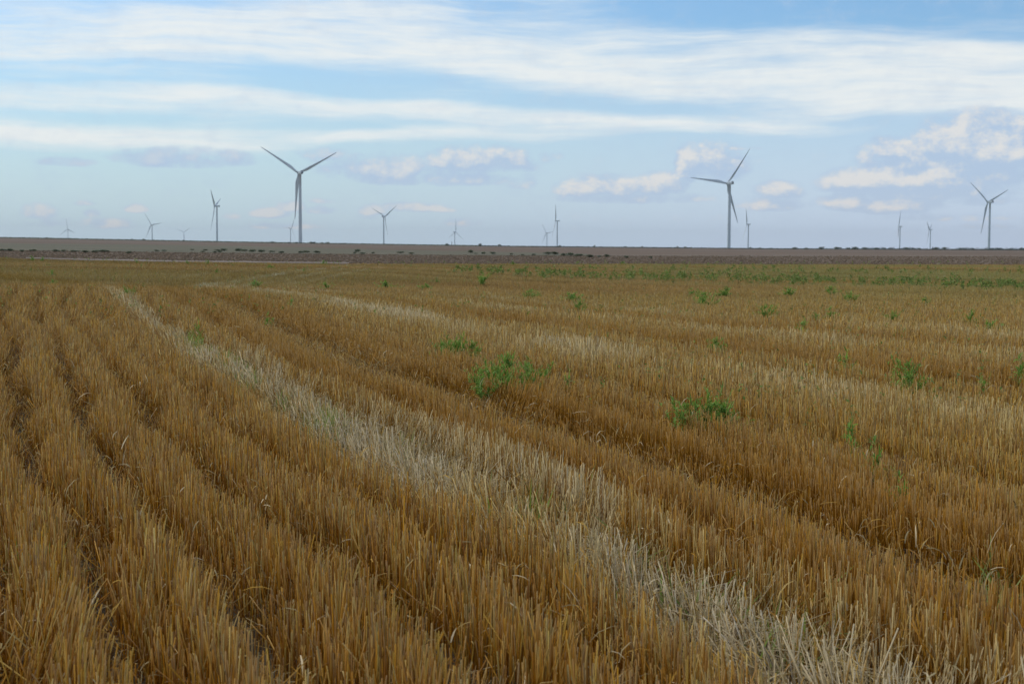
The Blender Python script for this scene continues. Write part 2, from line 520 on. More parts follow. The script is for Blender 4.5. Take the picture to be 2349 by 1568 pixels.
def row_of(x, y):
    """across-row coordinate: where the drill row through (x, y) crosses y = 10 m"""
    yy = np.minimum(y, 48.0) - 10
    c = x.copy()
    lo = np.full_like(x, -150.0); hi = np.full_like(x, 260.0)
    for _ in range(26):
        mid = 0.5 * (lo + hi)
        v = mid + np.interp(mid, _cx, _cs) * yy + np.interp(mid, _qx, _qv) * yy * yy
        b_ = v < x
        lo = np.where(b_, mid, lo); hi = np.where(b_, hi, mid)
    return 0.5 * (lo + hi)

FUR = 0.55
def furrow(c, x, y):
    """0 in the stand, 1 in the bottom of a furrow"""
    wob = (0.30 * (fbm(y * 0.16, c * 0.35, 5, 3) - 0.5) + 0.16 * (fbm(y * 0.8, c * 1.2, 6, 2) - 0.5)) * 2
    k = (c + wob + 3.42) / FUR
    idx = np.floor(k + 0.5).astype(int)
    d = np.abs(k - idx) * FUR
    hsh = ((idx * 7919) % 13) / 13.0
    st = np.where(c < -1.9, 0.95, np.where(c < -0.4, 0.5, 0.25 + 0.35 * hsh))
    st = st * (0.55 + 0.9 * fbm(y * 0.22, idx * 3.1, 9, 2)).clip(0, 1.1)
    f = np.exp(-(d / 0.095) ** 2) * st
    for (c0, w, s) in ((0.80, 0.31, 1.0), (2.35, 0.13, 0.6), (3.3, 0.16, 0.65), (5.5, 0.2, 0.7), (7.2, 0.42, 1.0), (12.0, 0.5, 0.85), (17.5, 0.4, 0.7), (23.0, 0.5, 0.6)):
        f = np.maximum(f, np.exp(-((c + 0.6 * wob - c0) / w) ** 2) * s)
    return np.clip(f, 0, 1)

def gap_of(c, x, y):
    w = 0.45 + 0.16 * (fbm(y * 0.45, x * 0 + 3, 21, 2) - 0.5) * 2
    wob = 0.16 * (fbm(y * 0.22, x * 0 + 8, 22, 2) - 0.5) * 2
    w = w * (1 - 0.45 * sstep(10, 24, y))
    clump = 1 - 0.5 * sstep(0.60, 0.72, fbm(x * 1.3, y * 0.8, 27, 2))
    return clump * np.exp(-(np.abs(c + wob + 0.86) / w) ** 4) * (1 - .15 * sstep(14, 24, y)) * (0.6 + 0.8 * fbm(y * 0.9, x * 0 + 2, 23, 2) * sstep(11, 14, y) + 0.4 * (1 - sstep(11, 14, y))).clip(0, 1)

def pale_of(c, x, y):
    """bleached strips of looser straw"""
    n = fbm(x * 0.5, y * 0.5, 31, 3)
    a = np.exp(-(np.abs(c + 0.36) / 0.16) ** 2) * (0.55 - 0.4 * sstep(8, 15, y))
    b_ = np.exp(-((c - 4.5) / 0.75) ** 2) * 0.95
    d = np.exp(-((c - 10.3) / 0.7) ** 2) * 0.5 + np.exp(-((c - 15.2) / 0.7) ** 2) * 0.4
    return np.clip((a + b_ + d) * (n * 2.6 - 0.55), 0, 1)

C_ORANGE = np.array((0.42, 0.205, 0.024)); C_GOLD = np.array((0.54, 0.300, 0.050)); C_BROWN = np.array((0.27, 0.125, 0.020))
C_TAN = np.array((0.47, 0.315, 0.105)); C_GREY = np.array((0.40, 0.305, 0.145)); C_PALE = np.array((0.72, 0.56, 0.32))
PALETTE = np.stack([C_ORANGE, C_GOLD, C_BROWN, C_TAN, C_GREY, C_PALE])

E_LINE = edge([(0, 600), (400, 606), (895, 619), (1204, 634), (1491, 643.5), (1892, 657), (2349, 668)])
E_WALL = edge([(-200, 642), (0, 651), (150, 664), (300, 684), (480, 702), (700, 720)])

def field_points(dens0, y0, y1, falloff_from, power, half=0.46, side=1.6):
    """random points of the field, density dens0 per m2 near and thinner with distance"""
    ys = np.linspace(y0, y1, 4000)
    w = (2 * half * ys + 2 * side) * dens0 * np.minimum(1, falloff_from / ys) ** power
    cum = np.concatenate([[0], np.cumsum((w[1:] + w[:-1]) / 2 * np.diff(ys))])
    n = int(cum[-1])
    y = np.interp(RNG.random(n) * cum[-1], cum, ys)
    x = (RNG.random(n) * 2 - 1) * (half * y + side)
    return x, y

def stems(base, h, width, lean, leanaz, bend, sides, segs, tint, taper=0.9, tip=None):
    """prism stems; returns verts, faces, counts, tint"""
    n = len(h); K = sides; S = segs + 1
    t = np.linspace(0, 1, S)
    dirx = np.sin(leanaz); diry = np.cos(leanaz)
    ang = lean[:, None] + bend[:, None] * t[None, :]                # n x S
    step = (h[:, None] / segs)
    sx = np.concatenate([np.zeros((n, 1)), np.cumsum(np.sin(ang[:, 1:]) * step, 1)], 1)
    sz = np.concatenate([np.zeros((n, 1)), np.cumsum(np.cos(ang[:, 1:]) * step, 1)], 1)
    cx = base[:, 0:1] + sx * dirx[:, None]; cy = base[:, 1:2] + sx * diry[:, None]; cz = base[:, 2:3] + sz
    ph = RNG.random(n) * 6.283
    a = ph[:, None] + np.arange(K)[None, :] * 2 * math.pi / K        # n x K
    rr = (width / 2)[:, None] * (1 - (1 - taper) * t)[None, :]       # n x S
    # ring plane: across the stem
    ca = np.cos(a)[:, None, :]; sa = np.sin(a)[:, None, :]
    e1x, e1y = diry[:, None, None], -dirx[:, None, None]
    cosl = np.cos(ang)[:, :, None]; sinl = np.sin(ang)[:, :, None]
    vx = cx[:, :, None] + rr[:, :, None] * (ca * e1x + sa * dirx[:, None, None] * cosl)
    vy = cy[:, :, None] + rr[:, :, None] * (ca * e1y + sa * diry[:, None, None] * cosl)
    vz = cz[:, :, None] + rr[:, :, None] * (-sa * sinl)
    v = np.stack([vx, vy, vz], -1).reshape(-1, 3)                    # n*S*K
    off = (np.arange(n) * S * K)[:, None, None]
    s = np.arange(segs)[None, :, None]; k = np.arange(K)[None, None, :]; k2 = (k + 1) % K
    q = np.stack([off + s * K + k, off + s * K + k2, off + (s + 1) * K + k2, off + (s + 1) * K + k], -1).reshape(-1, 4)
    cap = (np.arange(n) * S * K)[:, None] + segs * K + np.arange(K)[None, :]
    faces = np.concatenate([q.ravel(), cap.ravel()])
    cnt = np.concatenate([np.full(len(q), 4), np.full(n, K)])
    tv = np.repeat(tint, S * K, 0).reshape(n, S, K, 3)
    if tip is not None:                                  # the cut end shows the pale inside of the straw
        tv[:, -1] = tv[:, -1] * (1 - tip[:, None, None]) + np.array((0.66, 0.52, 0.30)) * tip[:, None, None]
    return v, faces, cnt, tv.reshape(-1, 3)

def merge(parts):
    vs, fs, cs, ts = [], [], [], []; o = 0
    for v, f, c_, t in parts:
        vs.append(v); fs.append(f + o); cs.append(c_); ts.append(t); o += len(v)
    return np.concatenate(vs), np.concatenate(fs), np.concatenate(cs), np.concatenate(ts)

def pick(weights):
    w = np.cumsum(weights, 1); w = w / w[:, -1:]
    return (RNG.random(len(w))[:, None] > w).sum(1).clip(0, weights.shape[1] - 1)

def stubble_batch(dens, y0, y1, fall, power, sides, segs, wide):
    x, y = field_points(dens, y0, y1, fall, power)
    th = np.arctan2(x, y); r = np.hypot(x, y)
    keep = r < E_STUB(th) + 0.4 * RNG.standard_normal(len(x))
    x, y = x[keep], y[keep]
    c = row_of(x, y)
    fade = 1 - sstep(35, 75, y) * 0.75
    fu = furrow(c, x, y) * fade
    gp = gap_of(c, x, y) * (1 - sstep(26, 40, y))
    pl = pale_of(c, x, y) * (1 - sstep(60, 90, y) * .5)
    # single drill rows, 0.18 m apart
    drill = 0.5 + 0.5 * np.cos(2 * math.pi * (c + 0.05 * fbm(y * .6, c, 3, 2)) / 0.1833)
    drill = 1 - (1 - drill) * 0.75 * (1 - sstep(12, 28, y))
    patch = fbm(x * 0.35, y * 0.35, 41, 3)
    prob = (1 - 0.80 * fu) * drill * (0.75 + 0.7 * patch) * (1 - 0.55 * gp)
    k = RNG.random(len(x)) < prob
    x, y, c, fu, gp, pl, patch = (a[k] for a in (x, y, c, fu, gp, pl, patch))
    n = len(x)
    far = sstep(22, 60, y)
    rr = np.hypot(x, y); tt = np.arctan2(x, y)
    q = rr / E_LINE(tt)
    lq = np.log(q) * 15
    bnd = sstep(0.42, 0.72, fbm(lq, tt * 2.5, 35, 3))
    ln = np.exp(-((q - 1) / 0.022) ** 2) * sstep(rad(-8), rad(-2), tt)
    wl = 1.2 * np.exp(-((rr / E_WALL(tt) - 1.04) / 0.06) ** 2) * (1 - sstep(rad(-13), rad(-8), tt))
    wall = np.maximum(ln * 1.3, wl)
    for (c0, w) in ((-0.08, .26), (1.30, .42), (7.9, .55), (12.8, .6)):
        wall = np.maximum(wall, np.exp(-((c - c0) / w) ** 2) * (1 - far))
    # --- height
    h = 0.300 * (0.80 + 0.40 * fbm(x * 0.6, y * 0.6, 51, 3)) * (1 + np.where(c > -0.5, 0.12, 0.21) * RNG.standard_normal(n)).clip(0.3, 1.25)
    h = h * (0.89 + 0.17 * np.cos(2 * math.pi * (c + 3.42 + (0.30 * (fbm(y * 0.16, c * 0.35, 5, 3) - 0.5) + 0.16 * (fbm(y * 0.8, c * 1.2, 6, 2) - 0.5)) * 2 - 0.275) / FUR) * (1 - sstep(20, 40, y)))
    h = h * (1 - 0.58 * fu) * (1 - 0.10 * gp)
    short = RNG.random(n) < 0.10
    h = np.where(short, h * RNG.uniform(0.4, 0.85, n), h)
    tall = RNG.random(n) < 0.012
    h = np.where(tall, h * RNG.uniform(1.1, 1.45, n), h)
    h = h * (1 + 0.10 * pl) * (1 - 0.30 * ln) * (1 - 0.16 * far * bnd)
    # --- lean
    lean = np.abs(RNG.standard_normal(n)) * 0.11
    az = RNG.random(n) * 6.283
    wild = RNG.random(n) < (0.10 + 0.12 * sstep(0.25, 0.7, fu) + 0.10 * sstep(0.62, 0.8, fbm(x * 0.8, y * 0.8, 61, 2)))
    lean = np.where(wild, RNG.uniform(0.25, 0.95, n), lean)
    lp = sstep(0.5, 0.75, fbm(x * 0.45 + 9, y * 0.45, 71, 2))
    lean = np.where(~wild, lean + 0.22 * lp, lean)
    az = np.where(~wild & (RNG.random(n) < lp), 1.2 + 0.5 * RNG.standard_normal(n), az)
    # the driven-on gap: straw splayed away from its middle
    gl = gp > 0.25
    splay = np.where(c > -0.75, 1.0, -1.3)
    lean = np.where(gl, np.abs(0.22 + 0.24 * RNG.standard_normal(n)), lean)
    az = np.where(gl, splay + 0.65 * RNG.standard_normal(n), az)
    bend = np.where(wild | gl, 0.25 * RNG.standard_normal(n), 0.06 * RNG.standard_normal(n))
    # --- colour of each straw
    left = 1 - sstep(-1.0, 3.5, c)
    hue = fbm(x * 0.22, y * 0.22, 81, 3)
    og = (0.8 * left * (1 - .8 * far) + 0.55 * hue + 0.65 * far * bnd + 0.9 * wall).clip(0, 1.8)
    edge_gold = sstep(0.86, 0.97, rr / E_STUB(tt))
    og = og + 0.5 * edge_gold
    W = np.stack([0.16 + 0.85 * og, 0.42 + 0.30 * og, 0.25 + 0.50 * og, 0.80 - 0.35 * og + 0.1 * far, 0.20 + 0.0 * og, 0.05 + 0.0 * og], 1)
    W = W * (1 - pl[:, None] * 0.8)
    W[:, 2] += 1.3 * fu * (1 - gp) + 1.1 * wall + 0.5 * far * bnd  # furrow straws turn browner: shade between the rows put into their colour
    W[:, 5] += 1.9 * pl; W[:, 3] += 0.6 * pl
    W = W * (1 - gp[:, None] * 0.85)
    W[:, 5] += 2.0 * gp; W[:, 4] += .5 * gp; W[:, 3] += .7 * gp
    W = W.clip(0.01, None)
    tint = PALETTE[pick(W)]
    tint = tint * (0.70 + 0.56 * RNG.random(n))[:, None]
    tint = tint + 0.35 * (tint.mean(1, keepdims=True) - tint) * (RNG.random(n) < 0.15)[:, None]
    sm = (sstep(18, 50, y) * 0.55)[:, None]
    wall2 = (W @ PALETTE) / W.sum(1, keepdims=True)
    tint = tint * (1 - sm) + wall2 * sm
    og_t = np.array((0.40, 0.205, 0.027))
    kk = (0.72 * wall.clip(0, 1) * (1 - gp) * (1 - pl))[:, None]
    tint = tint * (1 - kk) + og_t * kk * RNG.uniform(.75, 1.2, n)[:, None]
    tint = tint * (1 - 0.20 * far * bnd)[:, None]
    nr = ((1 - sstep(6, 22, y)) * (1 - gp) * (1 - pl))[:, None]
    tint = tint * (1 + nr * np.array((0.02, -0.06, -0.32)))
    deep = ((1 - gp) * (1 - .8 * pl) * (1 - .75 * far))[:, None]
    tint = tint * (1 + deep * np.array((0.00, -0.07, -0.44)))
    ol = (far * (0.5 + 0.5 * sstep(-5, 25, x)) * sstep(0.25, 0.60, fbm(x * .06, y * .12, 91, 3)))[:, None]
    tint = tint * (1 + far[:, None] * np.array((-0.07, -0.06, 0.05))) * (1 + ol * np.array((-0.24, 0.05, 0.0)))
    wd = (0.0042 + 0.0010 * RNG.standard_normal(n)).clip(0.0024, 0.0068)
    wd = wd * np.maximum(1.0, y / wide)
    base = np.stack([x, y, terrain(x, y) - 0.01], 1)
    return stems(base, h, wd, lean, az, bend, sides, segs, tint, tip=RNG.uniform(0, 0.36, n) * (1 - far * .6))

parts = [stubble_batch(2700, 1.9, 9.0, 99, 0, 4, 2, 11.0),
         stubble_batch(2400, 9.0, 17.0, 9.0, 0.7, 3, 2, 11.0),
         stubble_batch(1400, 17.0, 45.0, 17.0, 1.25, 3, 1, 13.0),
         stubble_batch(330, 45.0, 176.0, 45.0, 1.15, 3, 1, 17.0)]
v, f, cn, t = merge(parts)
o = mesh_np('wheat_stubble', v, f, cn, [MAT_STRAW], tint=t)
tag(o, "golden brown cut straw stubble standing in drilled rows across the field", "stubble", kind='stuff')
print('stubble faces', len(cn))
for _p in (0, 300, 600, 1000, 1300, 2000): print(_p, [round(float(e(math.atan2(_p-1174.5, F))), 1) for e in (E_STUB, E_PLOW, E_FAL0)])

# fallen straw and dried leaf on the ground
def litter_batch(dens, y0, y1):
    x, y = field_points(dens, y0, y1, 9.0, 1.0)
    c = row_of(x, y); fu = furrow(c, x, y); gp = gap_of(c, x, y)
    k = RNG.random(len(x)) < (0.16 + 0.35 * fu + 0.9 * gp)
    x, y, c, fu, gp = (a[k] for a in (x, y, c, fu, gp))
    n = len(x)
    h = RNG.uniform(0.06, 0.30, n)
    lean = RNG.uniform(1.25, 1.55, n); az = RNG.random(n) * 6.283
    up = RNG.random(n) < 0.15
    lean = np.where(up, RNG.uniform(0.7, 1.2, n), lean)
    W = np.stack([0.25 - .2 * gp, 0.3 - .1 * gp, 0.3 - .25 * gp, 0.6 + 0 * gp, 0.7 + .2 * gp, 0.12 + 1.4 * gp], 1).clip(.01)
    tint = PALETTE[pick(W)] * (0.7 + 0.45 * RNG.random(n))[:, None]
    wd = RNG.uniform(0.0022, 0.0045, n) * np.maximum(1, y / 11)
    z = terrain(x, y) + RNG.uniform(0.004, 0.03, n) + 0.14 * gp * RNG.random(n)
    return stems(np.stack([x, y, z], 1), h, wd, lean, az, 0.12 * RNG.standard_normal(n), 3, 1, tint)
v, f, cn, t = litter_batch(420, 2.0, 32.0)
o = mesh_np('straw_litter', v, f, cn, [MAT_STRAW], tint=t)
tag(o, "loose fallen straw lying on the soil between the stubble rows", "straw", kind='stuff')

# dried leaf blades curling off the stems, near the camera
def ribbons(base, L, wid, el, az, curl, tint, segs=3):
    n = len(L); S = segs + 1
    a = el[:, None] + curl[:, None] * np.linspace(0, 1, S)[None, :]
    st = L[:, None] / segs
    sr = np.concatenate([np.zeros((n, 1)), np.cumsum(np.cos(a[:, :-1]) * st, 1)], 1)
    sz = np.concatenate([np.zeros((n, 1)), np.cumsum(np.sin(a[:, :-1]) * st, 1)], 1)
    dx, dy = np.sin(az), np.cos(az)
    cx = base[:, :1] + sr * dx[:, None]; cy = base[:, 1:2] + sr * dy[:, None]; cz = base[:, 2:3] + sz
    prof = np.array([0.55, 1.0, 0.8, 0.08]) if segs == 3 else np.interp(np.linspace(0, 1, S), [0, .35, 1], [.5, 1, .06])
    w = wid[:, None] * prof[None, :] / 2
    tw = (RNG.random(n) - 0.5)[:, None] * 1.6 * np.linspace(0.3, 1, S)[None, :]
    ox = dy[:, None] * np.cos(tw) * w; oy = -dx[:, None] * np.cos(tw) * w; oz = np.sin(tw) * w
    v = np.stack([np.stack([cx - ox, cy - oy, cz - oz], -1), np.stack([cx + ox, cy + oy, cz + oz], -1)], 2).reshape(-1, 3)
    off = (np.arange(n) * S * 2)[:, None]; s = np.arange(segs)[None, :] * 2
    q = np.stack([off + s, off + s + 1, off + s + 3, off + s + 2], -1).reshape(-1, 4)
    return v, q.ravel(), np.full(len(q), 4), np.repeat(tint, S * 2, 0)

def leaf_batch(dens, y0, y1):
    x, y = field_points(dens, y0, y1, 8.0, 1.0)
    c = row_of(x, y); fu = furrow(c, x, y)
    k = RNG.random(len(x)) > fu * 0.6
    x, y = x[k], y[k]; n = len(x)
    z = terrain(x, y) + RNG.uniform(0.02, 0.25, n)
    tint = PALETTE[pick(np.tile([[.2, .3, .4, .6, .8, .35]], (n, 1)))] * (0.65 + 0.5 * RNG.random(n))[:, None]
    return ribbons(np.stack([x, y, z], 1), RNG.uniform(0.04, 0.16, n), RNG.uniform(0.003, 0.008, n) * np.maximum(1, y / 12),
                   RNG.uniform(-0.3, 1.4, n), RNG.random(n) * 6.283, -RNG.uniform(0.3, 2.2, n), tint)
v, f, cn, t = leaf_batch(150, 2.0, 26.0)
o = mesh_np('dried_leaves', v, f, cn, [MAT_STRAW], tint=t)
tag(o, "dry curled leaf blades hanging among the straw stems", "dry leaves", kind='stuff')

# ------------------------------------------------------------------ green grass in the driven-on gap and weeds without number
G_BR = np.array((0.250, 0.330, 0.065)); G_DK = np.array((0.190, 0.255, 0.055)); G_GY = np.array((0.290, 0.320, 0.100))
def greens(n):
    return (np.stack([G_BR, G_DK, G_GY])[RNG.integers(0, 3, n)]) * (0.7 + 0.6 * RNG.random(n))[:, None]

GR = []
for (px, py, rx, ry, n) in ((432, 798, 20, 16, 520), (462, 824, 18, 10, 260), (515, 846, 26, 20, 620), (575, 900, 22, 18, 420), (540, 868, 24, 14, 360), (745, 995, 30, 22, 620), (660, 945, 40, 16, 120),
                            (95, 1330, 34, 40, 90), (305, 722, 14, 7, 120), (1220, 1190, 120, 40, 90), (900, 1060, 80, 30, 60), (1650, 1380, 160, 60, 60),
                            (1860, 1490, 120, 50, 60), (2280, 1380, 60, 60, 60), (1790, 1335, 30, 20, 20), (2330, 790, 30, 25, 160), (2250, 850, 60, 30, 90),
                            (2190, 1010, 120, 40, 90), (2050, 760, 200, 40, 160), (1460, 1300, 60, 30, 20), (2150, 900, 150, 60, 120)):
    for i in range(n):
        a = RNG.standard_normal(2)
        q = hit(px + a[0] * rx * .6, py + a[1] * ry * .6, 0.06)
        GR.append(q)
GR = np.array(GR); n = len(GR)
v, f, cn, t = ribbons(GR, RNG.uniform(0.10, 0.32, n), RNG.uniform(0.005, 0.011, n) * np.maximum(1, GR[:, 1] / 12), RNG.uniform(0.7, 1.5, n), RNG.random(n) * 6.283,
                      -RNG.uniform(0.1, 1.2, n), greens(n) * np.array([1.15, 1.15, 1.0]))
o = mesh_np('green_grass', v, f, cn, [MAT_LEAF], tint=t)
tag(o, "short fresh green grass sprouting in the pale driven-on gap", "grass", kind='stuff')

def leaf_quads(cen, L, W, tint):
    """small folded leaves at random directions, leaning upward"""
    n = len(cen)
    az = RNG.random(n) * 6.283; el = RNG.uniform(-0.2, 1.3, n); rl = RNG.uniform(-1, 1, n)
    d = np.stack([np.cos(el) * np.sin(az), np.cos(el) * np.cos(az), np.sin(el)], 1)
    s = np.stack([np.cos(az), -np.sin(az), np.zeros(n)], 1)
    u = np.cross(d, s)
    s = s * np.cos(rl)[:, None] + u * np.sin(rl)[:, None]
    L = L[:, None]; W = W[:, None]
    p0 = cen; p1 = cen + d * L * .45 + s * W * .5; p2 = cen + d * L - np.array([0, 0, .12]) * L; p3 = cen + d * L * .45 - s * W * .5
    v = np.stack([p0, p1, p2, p3], 1).reshape(-1, 3)
    fidx = np.arange(n * 4)
    return v, fidx, np.full(n, 4), np.repeat(tint, 4, 0)

# weed strip far across the stubble
cen, Ls, tn = [], [], []
def tuft(px, py, wpx, hpx, nl, lf=0.06):
    q = hit(px, py, 0.30); D = q[1]
    w = wpx / F * D; h = 0.34 + hpx / F * D
    m_ = RNG.standard_normal((nl, 3)) * np.array([w * .3, w * .3, 0])
    zz = (0.55 + 0.45 * RNG.random(nl)) * h
    cen.append(q + m_ * (1.1 - zz / h)[:, None] + np.stack([0 * zz, 0 * zz, zz], 1))
    Ls.append(np.full(nl, lf * max(1, D / 55)) * RNG.uniform(.7, 1.3, nl))
    tn.append(greens(nl))
for i in range(520):
    u = RNG.random(); px = 1040 + 1360 * u ** 0.8
    cy = 633 + (px - 1400) * 0.0225 if px > 1250 else 618 + (px - 1040) * .05
    d = vnoise(np.array([px / 60.0]), np.array([3.3]), 5)[0]
    if RNG.random() < 0.25 + 0.9 * d:
        tuft(px, cy + 3.5 * RNG.standard_normal(), RNG.uniform(10, 30), RNG.uniform(2, 9), 20, .10)
for i in range(120):
    px = 1250 + 1150 * RNG.random()
    tuft(px, 618 + (px - 1250) * .006 + 4 * RNG.standard_normal(), RNG.uniform(5, 18), RNG.uniform(2, 8), 12, .09)
for i in range(600):
    px = -40 + 2440 * RNG.random(); py = 608 + 110 * RNG.random() ** 1.8
    tuft(px, py, RNG.uniform(5, 16), RNG.uniform(1, 5), 6)
for i in range(260):
    px = 1300 + 1100 * RNG.random() ** .7; py = 690 + 260 * RNG.random() ** 1.6
    tuft(px, py, RNG.uniform(6, 18), RNG.uniform(1, 5), 5, .045)
for i in range(80):
    px = -20 + 2400 * RNG.random()
    q = math.atan2(px - 1174.5, F); R_ = float(E_STUB(q)); 
    py = 603 + RNG.uniform(-1.5, 2)
    if px < 500: py = 590 + px * .02 + RNG.uniform(-1, 3)
    tuft(px, py, RNG.uniform(5, 18), RNG.uniform(1, 4), 8)
cen = np.concatenate(cen); Ls = np.concatenate(Ls); tn = np.concatenate(tn)
v, f, cn, t = leaf_quads(cen, Ls, Ls * 0.45, tn)
o = mesh_np('weed_cover', v, f, cn, [MAT_LEAF], tint=t)
tag(o, "thin band of low green weeds grown through the far stubble", "weeds", kind='stuff')

# clods of the ploughed field
def clods(n):
    th = RNG.uniform(rad(-24), rad(24), n)
    a, b_ = E_BASE(th) - 4, E_PLOW(th)
    r = a + (b_ - a) * RNG.random(n) ** 1.25
    keep = ~((th < THT[-1]) & (th > THT[0]) & (r < E_BASE(th) + 6.0))
    th, r = th[keep], r[keep]; n = len(th)
    x = r * np.sin(th); y = r * np.cos(th)
    s = RNG.lognormal(-2.75, 0.45, n).clip(0.02, 0.2)
    oct_ = np.array([(1, 0, 0), (0, 1, 0), (-1, 0, 0), (0, -1, 0), (0.2, 0.1, 0.8), (0, 0, -.4)], float)
    jit = 1 + 0.35 * RNG.standard_normal((n, 6, 1))
    a = RNG.random(n) * 6.283
    o3 = oct_[None] * jit * s[:, None, None]
    vx = o3[..., 0] * np.cos(a)[:, None] - o3[..., 1] * np.sin(a)[:, None] + x[:, None]
    vy = o3[..., 0] * np.sin(a)[:, None] + o3[..., 1] * np.cos(a)[:, None] + y[:, None]
    vz = o3[..., 2] + (terrain(x, y) + s * .15)[:, None]
    v = np.stack([vx, vy, vz], -1).reshape(-1, 3)
    tri = np.array([(0, 1, 4), (1, 2, 4), (2, 3, 4), (3, 0, 4), (1, 0, 5), (2, 1, 5), (3, 2, 5), (0, 3, 5)])
    f = (tri[None] + (np.arange(n) * 6)[:, None, None]).ravel()
    base = np.array((0.200, 0.138, 0.087))[None] * RNG.uniform(.82, 1.22, n)[:, None]
    return v, f, np.full(n * 8, 3), np.repeat(base, 6, 0)
v, f, cn, t = clods(42000)
o = mesh_np('soil_clods', v, f, cn, [tint_material('clod_soil', 0.95, 0.1)], tint=t)
tag(o, "brown clods of turned earth covering the ploughed strip", "soil clods", kind='stuff')

# crop strip along the crest
def crop_strip():
    n = 34000
    th = RNG.uniform(rad(-24), rad(24), n)
    r = RNG.uniform(1610, CREST + 30, n)
    x = r * np.sin(th); y = r * np.cos(th)
    c_ = np.stack([x, y, terrain(x, y) + RNG.uniform(0, .55, n)], 1)
    L = RNG.uniform(.5, 1.1, n)
    g = np.where((x < -40)[:, None], np.array((0.085, 0.12, 0.045)), np.array((0.04, 0.065, 0.035))) * RNG.uniform(.6, 1.3, n)[:, None]
    return leaf_quads(c_, L, L * 1.4, g)
v, f, cn, t = crop_strip()
o = mesh_np('distant_crop', v, f, cn, [MAT_LEAF], tint=t)
tag(o, "thin dark green line of crop along the crest of the land", "crop", kind='stuff')

# ------------------------------------------------------------------ weeds one can count
def tube_np(pts, radii, sides, col):
    pts = np.asarray(pts, float); n = len(pts); v = []
    for i in range(n):
        d = pts[min(i + 1, n - 1)] - pts[max(i - 1, 0)]; d = d / (np.linalg.norm(d) + 1e-9)
        s = np.cross(d, (0.3, 0.9, 0.1)); s /= np.linalg.norm(s) + 1e-9; u = np.cross(d, s)
        for k in range(sides):
            a = 2 * math.pi * k / sides
            v.append(pts[i] + radii[i] * (math.cos(a) * s + math.sin(a) * u))
    f = []
    for i in range(n - 1):
        for k in range(sides):
            k2 = (k + 1) % sides
            f += [i * sides + k, i * sides + k2, (i + 1) * sides + k2, (i + 1) * sides + k]
    v = np.array(v)
    return v, np.array(f), np.full((n - 1) * sides, 4), np.tile(col, (len(v), 1))

def weed_mesh(seed, H, spread, nbr, nleaf, leaf_l, leaf_w, bushy=0.0):
    """two meshes: stems and foliage, height H, base at the origin"""
    global RNG
    keep = RNG; RNG = np.random.default_rng(seed)
    sp, lp, ll, la = [], [], [], []
    stemc = np.array((0.10, 0.13, 0.045))
    lines = []
    n_main = 1 if bushy < 0.5 else 5
    for mi in range(n_main):
        az = RNG.random() * 6.283; ln = 0.06 if n_main == 1 else RNG.uniform(.1, .45)
        hh = H * (1 if mi == 0 else RNG.uniform(.6, .95))
        t = np.linspace(0, 1, 6)
        m = np.stack([np.sin(az) * ln * hh * t ** 1.3, np.cos(az) * ln * hh * t ** 1.3, hh * t * (1 if mi == 0 else math.cos(ln))], 1)
        sp.append(tube_np(m, 0.006 * (1.15 - t), 4, stemc)); lines.append((m, 1.0))
        for j in range(max(2, nbr // n_main)):
            u = RNG.uniform(.12, .85); p = m[int(u * 5)] + (m[int(u * 5) + 1] - m[int(u * 5)]) * (u * 5 % 1)
            a2 = RNG.random() * 6.283; L = spread * H * (1.05 - u) * RNG.uniform(.6, 1.1)
            t4 = np.linspace(0, 1, 5)
            up = RNG.uniform(.5, 1.0)
            br = p + np.stack([np.sin(a2) * L * t4, np.cos(a2) * L * t4, L * up * (0.55 * t4 + .45 * t4 ** 2)], 1)
            sp.append(tube_np(br, 0.0035 * (1.1 - t4), 3, stemc)); lines.append((br, .85))
    wts = np.array([np.linalg.norm(l[-1] - l[0]) for l, _ in lines]); wts /= wts.sum()
    for i, (l, k) in enumerate(lines):
        for j in range(max(3, int(nleaf * wts[i]))):
            u = RNG.uniform(.15, 1.0) if i else RNG.uniform(.3, 1.0)
            q = min(int(u * (len(l) - 1)), len(l) - 2); fr = u * (len(l) - 1) - q
            lp.append(l[q] + (l[q + 1] - l[q]) * fr); ll.append(leaf_l * RNG.uniform(.55, 1.2) * (1.15 - .45 * u)); la.append(RNG.uniform(.1, 1.25))
    lp = np.array(lp); n = len(lp); ll = np.array(ll)
    g = np.stack([(0.250, 0.400, 0.060), (0.190, 0.320, 0.048), (0.310, 0.440, 0.095)])[RNG.integers(0, 3, n)] * RNG.uniform(.75, 1.25, n)[:, None]
    fol = ribbons(lp, ll, ll * leaf_w, np.array(la), RNG.random(n) * 6.283, -RNG.uniform(.2, 1.5, n), g)
    RNG = keep
    return merge(sp), fol

